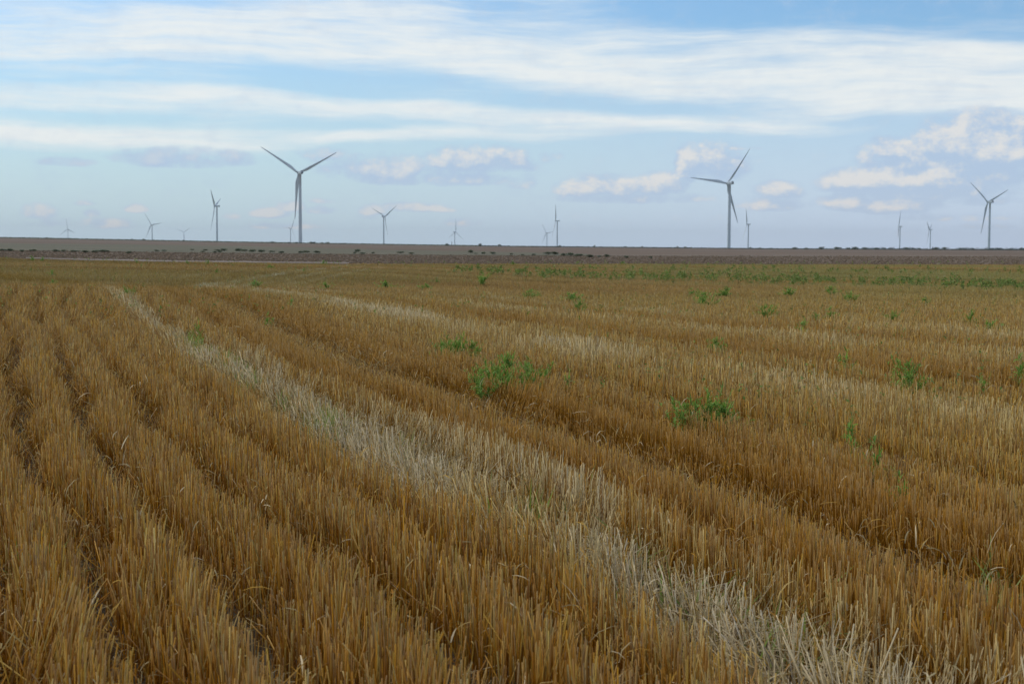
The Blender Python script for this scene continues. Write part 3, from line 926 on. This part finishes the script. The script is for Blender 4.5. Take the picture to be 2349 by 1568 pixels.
def weed_proto(seed, *a, name='weed', **k):
    s, fo = weed_mesh(seed, *a, **k)
    e = empty(name)
    mesh_np('stem', *s[:3], [MAT_LEAF], tint=s[3], parent=e)
    mesh_np('foliage', *fo[:3], [MAT_LEAF], tint=fo[3], parent=e)
    return e
PROTO = {
    'lance': [weed_proto(101, 1, 1.05, 16, 420, .26, .20), weed_proto(102, 1, .95, 13, 330, .25, .20), weed_proto(103, 1, 1.15, 18, 460, .24, .20)],
    'thin': [weed_proto(111, 1, .50, 9, 110, .24, .20), weed_proto(112, 1, .60, 8, 95, .24, .20)],
    'bush': [weed_proto(121, 1, .8, 26, 620, .22, .26, bushy=1), weed_proto(122, 1, .9, 24, 560, .22, .26, bushy=1)],
}
_used = set()
GW = "green weeds standing in the stubble"
def place_weed(kind, px, py, w, h, label, k=0, zb=0.31):
    q = hit(px, py, zb); D = q[1]
    protos = PROTO[kind]; pr = protos[k % len(protos)]
    if pr.name in _used: o = copy_tree(pr)
    else: o = pr; _used.add(pr.name)
    H = zb + 0.82 * h / F * D
    wid = w / F * D
    natural = {'lance': 1.2, 'thin': .62, 'bush': 1.2}[kind]
    sx = max(0.25, min(3.2, wid / natural))
    o.location = q; o.scale = (sx, sx, H); o.rotation_euler = (0, 0, (px * 1.7 + py) % 6.28)
    tag(o, label, 'weed', GW)
WEEDS = [
    ('lance', 1165, 858, 62, 54, "tall bright green weed with lance leaves, biggest in the middle of the stubble"),
    ('lance', 1208, 862, 44, 30, "bushy bright green weed low on the right side of the biggest middle weed", 2),
    ('lance', 1129, 848, 26, 24, "short green weed just left of the biggest middle weed", 1),
    ('lance', 1106, 862, 28, 22, "lowest green weed of the middle clump, at its left front", 2),
    ('lance', 1240, 848, 20, 16, "small sprig of weed at the right end of the middle clump", 1),
    ('lance', 1045, 797, 40, 36, "pointed upright green weed above and left of the biggest middle weed", 1),
    ('lance', 1010, 795, 24, 14, "low side sprig left of the pointed upright weed", 2),
    ('lance', 1084, 797, 26, 17, "low sprig right of the pointed upright weed"),
    ('lance', 1628, 940, 56, 54, "tall green weed with spiky top among pale straws right of centre", 1),
    ('lance', 1577, 940, 44, 22, "low spreading weed left of the spiky topped one", 2),
    ('lance', 1662, 942, 40, 16, "low leafy weed right of the spiky topped one"),
    ('thin', 615, 727, 22, 20, "small dark green weed alone in the left middle stubble"),
    ('thin', 457, 758, 15, 28, "slim weed standing at the edge of the pale gap", 1),
    ('lance', 2088, 862, 42, 40, "loose open weed in the right stubble with feathery branches", 2),
    ('thin', 2008, 1042, 40, 62, "tall thin sprig of weed among bleached straws at right"),
    ('thin', 1946, 832, 60, 34, "faint feathery weed in the stubble left of the loose open weed", 1),
    ('bush', 2226, 732, 46, 26, "round dense green bush of weed at the right of the field"),
    ('bush', 2271, 748, 64, 18, "low wide bushy weed right below the round dense bush", 1),
    ('lance', 1617, 690, 52, 25, "dark branching weed with a pointed crown beyond mid field", 2),
    ('bush', 1657, 671, 54, 17, "bushy weed behind the dark branching weed"),
    ('bush', 1806, 671, 46, 18, "compact round weed alone beyond mid field on the right", 1),
    ('lance', 1903, 669, 40, 14, "thin pale weed right of the compact round weed"),
    ('lance', 1951, 683, 40, 16, "loose low weed some way right of the compact round weed", 1),
    ('bush', 2129, 688, 42, 8, "flat dark weed patch near the right end of the field"),
    ('thin', 1588, 669, 26, 14, "small pointed weed left of the dark branching weed"),
    ('bush', 1310, 680, 60, 13, "wide flat dark weed beyond the middle of the field", 1),
    ('lance', 1213, 675, 42, 12, "low weed left of the wide flat dark weed", 2),
    ('lance', 1106, 648, 46, 24, "open feathery weed in the far middle stubble", 1),
    ('bush', 890, 654, 64, 13, "broad dark tuft of weed in the far stubble left of centre"),
    ('bush', 975, 657, 46, 10, "low tuft of weed right of the broad dark tuft", 1),
    ('bush', 747, 656, 46, 10, "double headed dark weed tuft far left of centre"),
    ('bush', 587, 648, 40, 8, "faint low weed tuft left of the double headed tuft", 1),
    ('thin', 1000, 641, 24, 8, "tiny weed behind the low tuft in the far stubble"),
    ('bush', 1178, 604, 16, 8, "small round dark weed at the edge of the ploughed strip"),
    ('bush', 1430, 604, 18, 7, "small weed on the ploughed edge right of centre", 1),
    ('bush', 743, 603, 20, 8, "small weed on the ploughed edge just past the end of the dirt track"),
    ('bush', 75, 594, 14, 10, "bright green weed at the left end of the pale dirt track"),
    ('bush', 97, 595, 9, 8, "smaller weed right beside the bright one at the track's left end", 1),
    ('bush', 313, 600, 9, 8, "weed standing in front of the pale dirt track"),
    ('bush', 430, 602, 10, 8, "dark weed on the front edge of the dirt track right of the tiny turbine", 1),
    ('bush', 475, 602, 14, 7, "dark weed on the dirt track under the edge-on left turbine"),
    ('lance', 120, 626, 18, 7, "small weed in the far left stubble"),
    ('bush', 123, 646, 24, 8, "flat weed below the small one in the far left stubble", 1),
    ('lance', 297, 665, 20, 9, "small weed in the left stubble right of the flat one", 1),
    ('thin', 668, 692, 18, 14, "thin weed sprig right of the small dark lone weed", 1),
    ('bush', 497, 620, 16, 6, "faint weed in the far stubble below the edge-on left turbine"),
    ('bush', 619, 612, 22, 7, "flat weed in the far stubble below the faint turbine", 1),
    ('bush', 697, 619, 14, 7, "tiny weed in the far stubble below the tallest turbine"),
    ('lance', 1330, 702, 24, 16, "small weed in front of the wide flat dark weed"),
    ('lance', 1753, 712, 44, 14, "faint weed in front of the bushy weeds on the right", 2),
    ('thin', 1906, 718, 36, 22, "thin upright weed in the right middle stubble"),
    ('bush', 1876, 724, 30, 10, "low weed left below the thin upright one", 1),
    ('lance', 2047, 724, 40, 12, "low weed left of the round dense bush", 1),
    ('thin', 1843, 748, 40, 22, "green sprig in a dark band of stubble on the right", 1),
    ('lance', 1640, 790, 34, 16, "small faint weed above the spiky topped weed"),
    ('thin', 2342, 850, 40, 56, "tall dark weed cut by the right edge of the view"),
    ('thin', 2249, 878, 30, 20, "thin weed left of the tall dark one at the right edge", 1),
    ('thin', 1955, 985, 24, 36, "slender weed above the tall thin sprig", 1),
    ('thin', 1208, 822, 16, 12, "tiny sprig right of the biggest middle weed's top"),
    ('thin', 1308, 868, 18, 22, "thin sprig alone right of the middle weeds", 1),
    ('thin', 2065, 1090, 16, 22, "small green sprig low in the stubble right of the tall thin sprig"),
]
for w in WEEDS: place_weed(*w)

# ------------------------------------------------------------------ shrubs of the fallow strip and of the horizon
def shrub_proto(seed):
    global RNG
    keep = RNG; RNG = np.random.default_rng(seed)
    n = 420
    lobes = RNG.uniform(-1, 1, (7, 3)) * np.array([.32, .32, .18]) + np.array([0, 0, .5])
    rr = RNG.uniform(.2, .34, 7)
    k = RNG.integers(0, 7, n)
    d = RNG.standard_normal((n, 3)); d /= np.linalg.norm(d, axis=1)[:, None]
    c_ = lobes[k] + d * (rr[k] * RNG.random(n) ** .4)[:, None]
    c_[:, 2] = np.abs(c_[:, 2])
    g = np.stack([(0.130, 0.165, 0.085), (0.155, 0.185, 0.095), (0.105, 0.135, 0.072)])[RNG.integers(0, 3, n)] * RNG.uniform(.7, 1.3, n)[:, None]
    L = RNG.uniform(.10, .2, n)
    fo = leaf_quads(c_, L, L * .7, g)
    st = []
    for i in range(4):
        a = i * 1.7; t = np.linspace(0, 1, 4)
        st.append(tube_np(np.stack([np.sin(a) * .25 * t, np.cos(a) * .25 * t, .55 * t], 1), .02 * (1.1 - t), 3, np.array((.05, .04, .03))))
    s = merge(st)
    RNG = keep
    e = empty('shrub')
    mesh_np('stem', *s[:3], [MAT_LEAF], tint=s[3], parent=e)
    mesh_np('foliage', *fo[:3], [MAT_LEAF], tint=fo[3], parent=e)
    return e
SHP = [shrub_proto(s) for s in (201, 202, 203)]
_su = set(); _sc = [0]
def place_shrub(px, py, w, h, label, group, horizon=None):
    if horizon: 
        r = ray(px, py); D = horizon; q = np.array([r.x / r.y * D, D, 0]); q[2] = float(terrain(q[0], q[1])) - 0.1
    else: q = hit(px, py); D = q[1]
    pr = SHP[_sc[0] % 3]; _sc[0] += 1
    if pr.name in _su: o = copy_tree(pr)
    else: o = pr; _su.add(pr.name)
    o.location = q
    sx = max(w / F * D / .95, .2); o.scale = (sx, sx, max(h / F * D / .85, .2)); o.rotation_euler = (0, 0, px * 2.3 % 6.28)
    tag(o, label, 'shrub', group)
GS = "shrubs of the fallow strip"
def many(pts, label, group, horizon=None):
    for (px, py, w, h) in pts: place_shrub(px, py, w, h, label, group, horizon)
many([(8, 577, 16, 6), (24, 577, 18, 7), (50, 578, 14, 5), (75, 578, 16, 6)], "low dark green shrub at the far left end of the fallow strip", GS)
many([(128, 578, 18, 6), (146, 578, 12, 5)], "dark shrub of the fallow strip under the leftmost visible tower", GS)
many([(172, 579, 20, 5), (196, 580, 22, 6), (220, 580, 20, 6), (240, 580, 24, 7)], "shrub of the long dark row right of the leftmost visible tower", GS)
many([(296, 582, 14, 6)], "lone dark shrub at the right end of the long left row", GS)
many([(358, 577, 14, 4), (375, 577, 12, 4)], "small shrub below the small pale turbine with a tilted blade", GS)
many([(465, 579, 12, 4), (492, 580, 12, 4), (503, 580, 14, 5)], "small shrub at the foot of the edge-on left turbine's tower", GS)
many([(440, 574, 12, 3), (470, 575, 14, 3.5), (498, 576, 16, 4), (515, 576, 18, 6)], "shrub of the dark row beginning right of the edge-on left turbine", GS)
many([(548, 577, 20, 7), (562, 578, 18, 6), (580, 579, 18, 7), (600, 579, 20, 6)], "thick shrub in the middle of the dark row left of the tallest turbine", GS)
many([(625, 580, 14, 5), (645, 581, 16, 5), (690, 581, 14, 5), (704, 581, 20, 6), (726, 581, 18, 6)], "shrub at the right end of the dark row below the tallest turbine", GS)
many([(815, 582, 10, 4), (832, 584, 18, 5), (855, 582, 10, 4)], "small faint shrub between the tallest turbine and the first one right of it", GS)
place_shrub(821, 578, 17, 6, "dark compact shrub left below the slender Y-bladed turbine", GS)
place_shrub(919, 582, 18, 5, "flat dark shrub right below the slender Y-bladed turbine", GS)
place_shrub(944, 583, 16, 4, "low faint shrub right of the flat dark one", GS)
place_shrub(1079, 581, 14, 8, "pointed dark shrub right below the small turbine by the post", GS)
many([(1092, 583, 8, 3), (1110, 583, 12, 5), (1130, 583, 14, 5)], "small shrub between the pointed dark shrub and the thick row", GS)
many([(1172, 585, 10, 4), (1200, 586, 10, 3), (1225, 586, 12, 4)], "tiny shrub just left of the thick row", GS)
many([(1258, 585, 22, 7), (1272, 585, 18, 8), (1292, 587, 14, 6)], "thick dark shrub at the left of the row below the close turbines", GS)
many([(1310, 588, 20, 8), (1328, 589, 22, 7), (1352, 591, 22, 7), (1374, 591, 12, 5), (1392, 590, 14, 7)], "dark shrub in the right half of the mid field row below the close pair", GS)
many([(1436, 592, 12, 5), (1492, 593, 8, 5)], "lone small shrub on the ploughed edge past the mid field row", GS)
GH = "bushes along the horizon"
many([(108, 551.5, 6, 4), (117, 552, 6, 3)], "tiny dark bush on the horizon left of the leftmost visible tower", GH, 1500)
many([(158, 554, 5, 3), (199, 554, 4, 3)], "tiny dark bush on the horizon just right of the leftmost visible tower", GH, 1560)
many([(303, 555, 5, 4), (330, 556, 6, 4.5)], "dark bush on the horizon left of the small turbine with a tilted blade", GH, 1500)
many([(395, 557, 5, 3), (421, 558, 6, 4)], "dark bush on the horizon at the foot of the tiny Y-bladed turbine", GH, 1520)
many([(437, 558, 4, 3), (482, 559, 4, 3), (541, 560, 4, 3)], "tiny dark bush on the horizon beside the edge-on left turbine", GH, 1560)
many([(600, 561, 9, 3), (612, 561, 6, 3), (625, 561, 10, 4)], "dark bush on the horizon left of the small faint turbine", GH, 1520)
many([(662, 562, 8, 3.5), (680, 563, 8, 4)], "dark bush on the horizon in front of the tallest turbine's foot", GH, 1450)
many([(713, 563.5, 8, 5), (738, 564, 8, 4), (752, 564, 10, 5)], "dark bush on the horizon right of the tallest turbine's foot", GH, 1450)
many([(790, 564, 7, 3), (832, 565, 5, 3)], "tiny bush on the horizon between the tallest turbine and the next one right", GH, 1560)
place_shrub(1026, 566, 10, 5, "dark bush on the horizon just left of the dark post", GH, 1600)
place_shrub(1102, 566, 10, 6, "dark bush on the horizon right of the small turbine by the post", GH, 1600)
place_shrub(1145, 567, 8, 5, "dark bush on the horizon farther right of the turbine by the post", GH, 1600)
place_shrub(1284, 570, 8, 4.5, "small bush on the horizon at the taller turbine of the close pair", GH, 1600)
place_shrub(1364, 570.5, 6, 5, "tiny round bush on the horizon right of the close pair", GH, 1600)
many([(1323, 570, 5, 3), (1435, 571, 7, 4), (1473, 571.5, 6, 4)], "tiny bush on the horizon well right of the close pair", GH, 1600)
many([(1554, 572, 6, 4.5), (1572, 572, 8, 4.5), (1586, 572, 6, 3)], "tiny bush on the horizon left of the big turbine with a level blade", GH, 1600)
many([(1722, 574, 8, 4), (1744, 574, 8, 4), (1770, 574, 6, 3)], "tiny bush on the horizon right of the big turbine with a level blade", GH, 1600)
many([(1822, 574, 12, 4.5), (1850, 574, 10, 4), (1885, 575, 14, 5.5), (1922, 575, 16, 5.5), (1944, 575, 12, 4.5)], "dark low tree on the horizon left of the slim edge-on right turbine", GH, 1600)
many([(1962, 575, 16, 6), (1984, 575, 16, 5), (2010, 575, 14, 5), (2026, 575, 14, 5)], "dark tree in the row left of the slim edge-on right turbine's foot", GH, 1600)
many([(2080, 575, 14, 5.5), (2109, 575, 10, 4.5), (2148, 576, 14, 6), (2167, 576, 14, 6)], "dark tree on the horizon beside the small edge-on right turbine", GH, 1600)

# far wood along the right horizon
def wood():
    cs, gs, Ls_ = [], [], []
    for i in range(150):
        px = 1955 + 440 * RNG.random() ** .8
        if px < 2200 and RNG.random() < .55: continue
        r = ray(px, 573); D = 1600 + 40 * RNG.random(); x = r.x / r.y * D
        n = 60; w = RNG.uniform(2, 5); h = RNG.uniform(1.4, 3.0)
        p = RNG.standard_normal((n, 3)) * np.array([w * .4, w * .4, 0]); p[:, 2] = h * RNG.random(n) * np.exp(-(p[:, 0] / w) ** 2)
        cs.append(p + np.array([x, D, float(terrain(x, D))])); Ls_.append(RNG.uniform(.5, .9, n))
        gs.append(np.array((0.030, 0.048, 0.028))[None] * RNG.uniform(.6, 1.4, n)[:, None])
    return leaf_quads(np.concatenate(cs), np.concatenate(Ls_), np.concatenate(Ls_) * .8, np.concatenate(gs))
v, f, cn, t = wood()
o = mesh_np('treeline', v, f, cn, [MAT_LEAF], tint=t)
tag(o, "dark far-off line of trees along the right horizon", "treeline", kind='stuff')

# ------------------------------------------------------------------ wind turbines
def lathe(prof, n=40):
    v, f = [], []
    for (r, z) in prof:
        for k in range(n):
            a = 2 * math.pi * k / n; v.append((r * math.cos(a), r * math.sin(a), z))
    m = len(prof)
    for i in range(m - 1):
        for k in range(n):
            k2 = (k + 1) % n; f.append((i * n + k, i * n + k2, (i + 1) * n + k2, (i + 1) * n + k))
    f.append(tuple(range(n))[::-1]); f.append(tuple((m - 1) * n + k for k in range(n)))
    return v, f

def mesh_py(name, v, f, mat, parent=None, smooth=True, bevel=0.0):
    me = bpy.data.meshes.new(name); me.from_pydata([tuple(p) for p in v], [], f); me.validate()
    me.materials.append(mat)
    if smooth: me.polygons.foreach_set('use_smooth', [True] * len(me.polygons))
    o = bpy.data.objects.new(name, me); COL.objects.link(o)
    if bevel:
        md = o.modifiers.new('bevel', 'BEVEL'); md.width = bevel; md.segments = 2
    if parent: o.parent = parent
    return o

def blade_geo():
    R0, R1 = 1.2, 54.0
    rs = [0, .02, .05, .09, .14, .19, .25, .33, .42, .52, .62, .72, .82, .90, .96, .99, 1.0]
    ch = [2.3, 2.3, 2.4, 2.9, 3.6, 3.95, 3.8, 3.35, 2.9, 2.45, 2.05, 1.7, 1.35, 1.08, .8, .45, .12]
    th = [1., 1., .92, .68, .46, .36, .30, .26, .23, .21, .19, .18, .17, .16, .16, .16, .16]
    tw = [18, 18, 18, 17, 15.5, 14, 12, 9.5, 7, 5, 3.5, 2.2, 1.2, .5, 0, 0, 0]
    K = 16; v, f = [], []
    for r, c, t, w in zip(rs, ch, th, tw):
        z = R0 + (R1 - R0) * r; a = rad(w)
        pre = 2.2 * r ** 2
        blend = min(1, max(0, (r - .04) / .12))
        for k in range(K):
            u = 2 * math.pi * k / K
            xx = -math.cos(u)                               # -1 leading .. 1 trailing
            yy = math.sin(u)
            tap = 1 - blend * 0.5 * (xx + 1) * .85
            X = (xx * .5 + .20 * blend) * c; Yv = yy * .5 * c * t * tap
            v.append((X * math.cos(a) - Yv * math.sin(a), X * math.sin(a) + Yv * math.cos(a) + pre, z))
    n = len(rs)
    for i in range(n - 1):
        for k in range(K):
            k2 = (k + 1) % K; f.append((i * K + k, i * K + k2, (i + 1) * K + k2, (i + 1) * K + k))
    f.append(tuple(range(K))[::-1]); f.append(tuple((n - 1) * K + k for k in range(K)))
    return v, f

def turbine_proto():
    e = empty('wind_turbine')
    top = HUB_H - 2.0
    prof = [(2.15, -4), (2.15, 0), (2.12, 2), (1.95, top * .33), (1.80, top * .55), (1.62, top * .8), (1.48, top - .3), (1.55, top - .28), (1.55, top)]
    t = mesh_py('tower', *lathe(prof), MAT_PAINT, e)
    # flanges between tower sections, the door
    for zf in (top * .33, top * .66):
        pass
    d = mesh_py('door', *box((-.45, -2.16, .6), (.45, -1.9, 2.8)), MAT_GRILLE, t, smooth=False, bevel=.03)
    mesh_py('foundation', *lathe([(3.6, -1), (3.6, .22), (3.3, .30), (2.2, .32)]), MAT_CONC, e, smooth=False)
    # nacelle along +Y, hub at +Y
    sec = [(-6.6, 1.35, 1.35), (-6.3, 1.7, 1.6), (-3, 1.9, 1.8), (1.2, 1.9, 1.8), (3.0, 1.75, 1.7), (3.6, 1.45, 1.45)]
    v, f = [], []; K = 16
    for (y, hw, hh) in sec:
        for k in range(K):
            a = 2 * math.pi * (k + .5) / K; p = 4.0
            cx = math.copysign(abs(math.cos(a)) ** (2 / p), math.cos(a)); cz = math.copysign(abs(math.sin(a)) ** (2 / p), math.sin(a))
            v.append((cx * hw, y, cz * hh + HUB_H))
    for i in range(len(sec) - 1):
        for k in range(K):
            k2 = (k + 1) % K; f.append((i * K + k2, i * K + k, (i + 1) * K + k, (i + 1) * K + k2))
    f.append(tuple(range(K))); f.append(tuple((len(sec) - 1) * K + k for k in range(K))[::-1])
    nac = mesh_py('nacelle', v, f, MAT_PAINT, e, smooth=False)
    mesh_py('rear_grille', *box((-1.1, -6.68, HUB_H - .9), (1.1, -6.55, HUB_H + .9)), MAT_GRILLE, nac, smooth=False)
    mesh_py('cooler', *box((-1.5, -5.9, HUB_H + 1.55), (1.5, -5.3, HUB_H + 2.3)), MAT_GRILLE, nac, smooth=False, bevel=.05)
    mast = [tube_np([(0, -4.6, HUB_H + 1.5), (0, -4.6, HUB_H + 3.6)], [.05, .05], 6, np.array((1, 1, 1)))[0]]
    mesh_py('wind_vane', [tuple(p) for p in mast[0]], [(k, (k + 1) % 6, 6 + (k + 1) % 6, 6 + k) for k in range(6)], MAT_GRILLE, nac)
    # spinner: lathe along Y
    pr = [(1.35, -1.6), (1.65, -1.2), (1.75, 0), (1.6, .9), (1.15, 1.7), (.6, 2.15), (.12, 2.3)]
    v, f = lathe(pr, 28)
    v = [(a, c, -b_) for (a, b_, c) in v]
    hub = mesh_py('hub', v, f, MAT_PAINT, e)
    hub.location = (0, HUB_OFF, HUB_H)
    bv, bf = blade_geo()
    bme = None
    for k in range(3):
        if bme is None:
            o = mesh_py('blade', bv, bf, MAT_PAINT, hub); bme = o.data
        else:
            o = bpy.data.objects.new('blade', bme); COL.objects.link(o); o.parent = hub
        o.rotation_euler = (Matrix.Rotation(rad(120 * k), 3, 'Y') @ Matrix.Rotation(rad(8), 3, 'Z')).to_euler()
    return e

def box(a, b_):
    x0, y0, z0 = a; x1, y1, z1 = b_
    v = [(x0, y0, z0), (x1, y0, z0), (x1, y1, z0), (x0, y1, z0), (x0, y0, z1), (x1, y0, z1), (x1, y1, z1), (x0, y1, z1)]
    return v, [(3, 2, 1, 0), (4, 5, 6, 7), (0, 1, 5, 4), (1, 2, 6, 5), (2, 3, 7, 6), (3, 0, 4, 7)]

tp = turbine_proto()
for i, (px, py, d, A, ph, lab) in enumerate(TURB):
    o = tp if i == 0 else copy_tree(tp)
    o.location = (_tx[i], _ty[i], _tz[i]); o.rotation_euler = (0, 0, rad(A))
    for ch in o.children:
        if ch.name.split('.')[0] == 'hub':
            ch.rotation_euler = (Matrix.Rotation(rad(6), 3, 'X') @ Matrix.Rotation(rad(ph), 3, 'Y')).to_euler()
            if A > 60:                                   # parked with the blades turned out of the wind
                for k, bl in enumerate(ch.children):
                    bl.rotation_euler = (Matrix.Rotation(rad(120 * k), 3, 'Y') @ Matrix.Rotation(rad(-62), 3, 'Z')).to_euler()
    tag(o, lab, 'wind turbine', 'wind turbines across the plain')

# transformer box by the tallest turbine, post on the horizon
r = ray(719, 560); D = 1660.0; x = r.x / r.y * D
o = mesh_py('transformer_box', *box((-2.3, -1.2, 0), (2.3, 1.2, 1.7)), MAT_BOX, None, smooth=False, bevel=.08)
mesh_py('lid', *box((-2.45, -1.35, 1.7), (2.45, 1.35, 1.9)), MAT_BOX, o, smooth=False, bevel=.04)
o.location = (x, D, float(terrain(x, D)) + .02)
tag(o, "dark low transformer box at the foot of the tallest turbine", "transformer")
r = ray(1036.5, 560); D = 1500.0; x = r.x / r.y * D
v, f, c_, t = tube_np([(0, 0, 0), (.02, 0, 2.2), (0.05, 0, 4.6)], [.30, .27, .24], 8, np.array((1, 1, 1)))
o = mesh_np('wooden_post', v, f, c_, [MAT_WOOD], smooth=True)
o.location = (x, D, float(terrain(x, D)) - .1)
tag(o, "dark wooden post standing on the horizon beside the small turbine", "post")

# ------------------------------------------------------------------ haze
HZ = bpy.data.materials.new('haze_air'); HZ.use_nodes = True
HZ.node_tree.nodes.clear()
pv = HZ.node_tree.nodes.new('ShaderNodeVolumePrincipled')
pv.inputs['Color'].default_value = (0.94, 0.97, 1.0, 1)
pv.inputs['Density'].default_value = 0.000055
pv.inputs['Anisotropy'].default_value = 0.2
mo = HZ.node_tree.nodes.new('ShaderNodeOutputMaterial'); HZ.node_tree.links.new(pv.outputs[0], mo.inputs['Volume'])
o = mesh_py('haze', *box((-9000, -600, -260), (9000, 14500, 160)), HZ, None, smooth=False)
tag(o, kind='stuff'); o['label'] = "pale blue haze lying over the far plain"; o['category'] = 'haze'
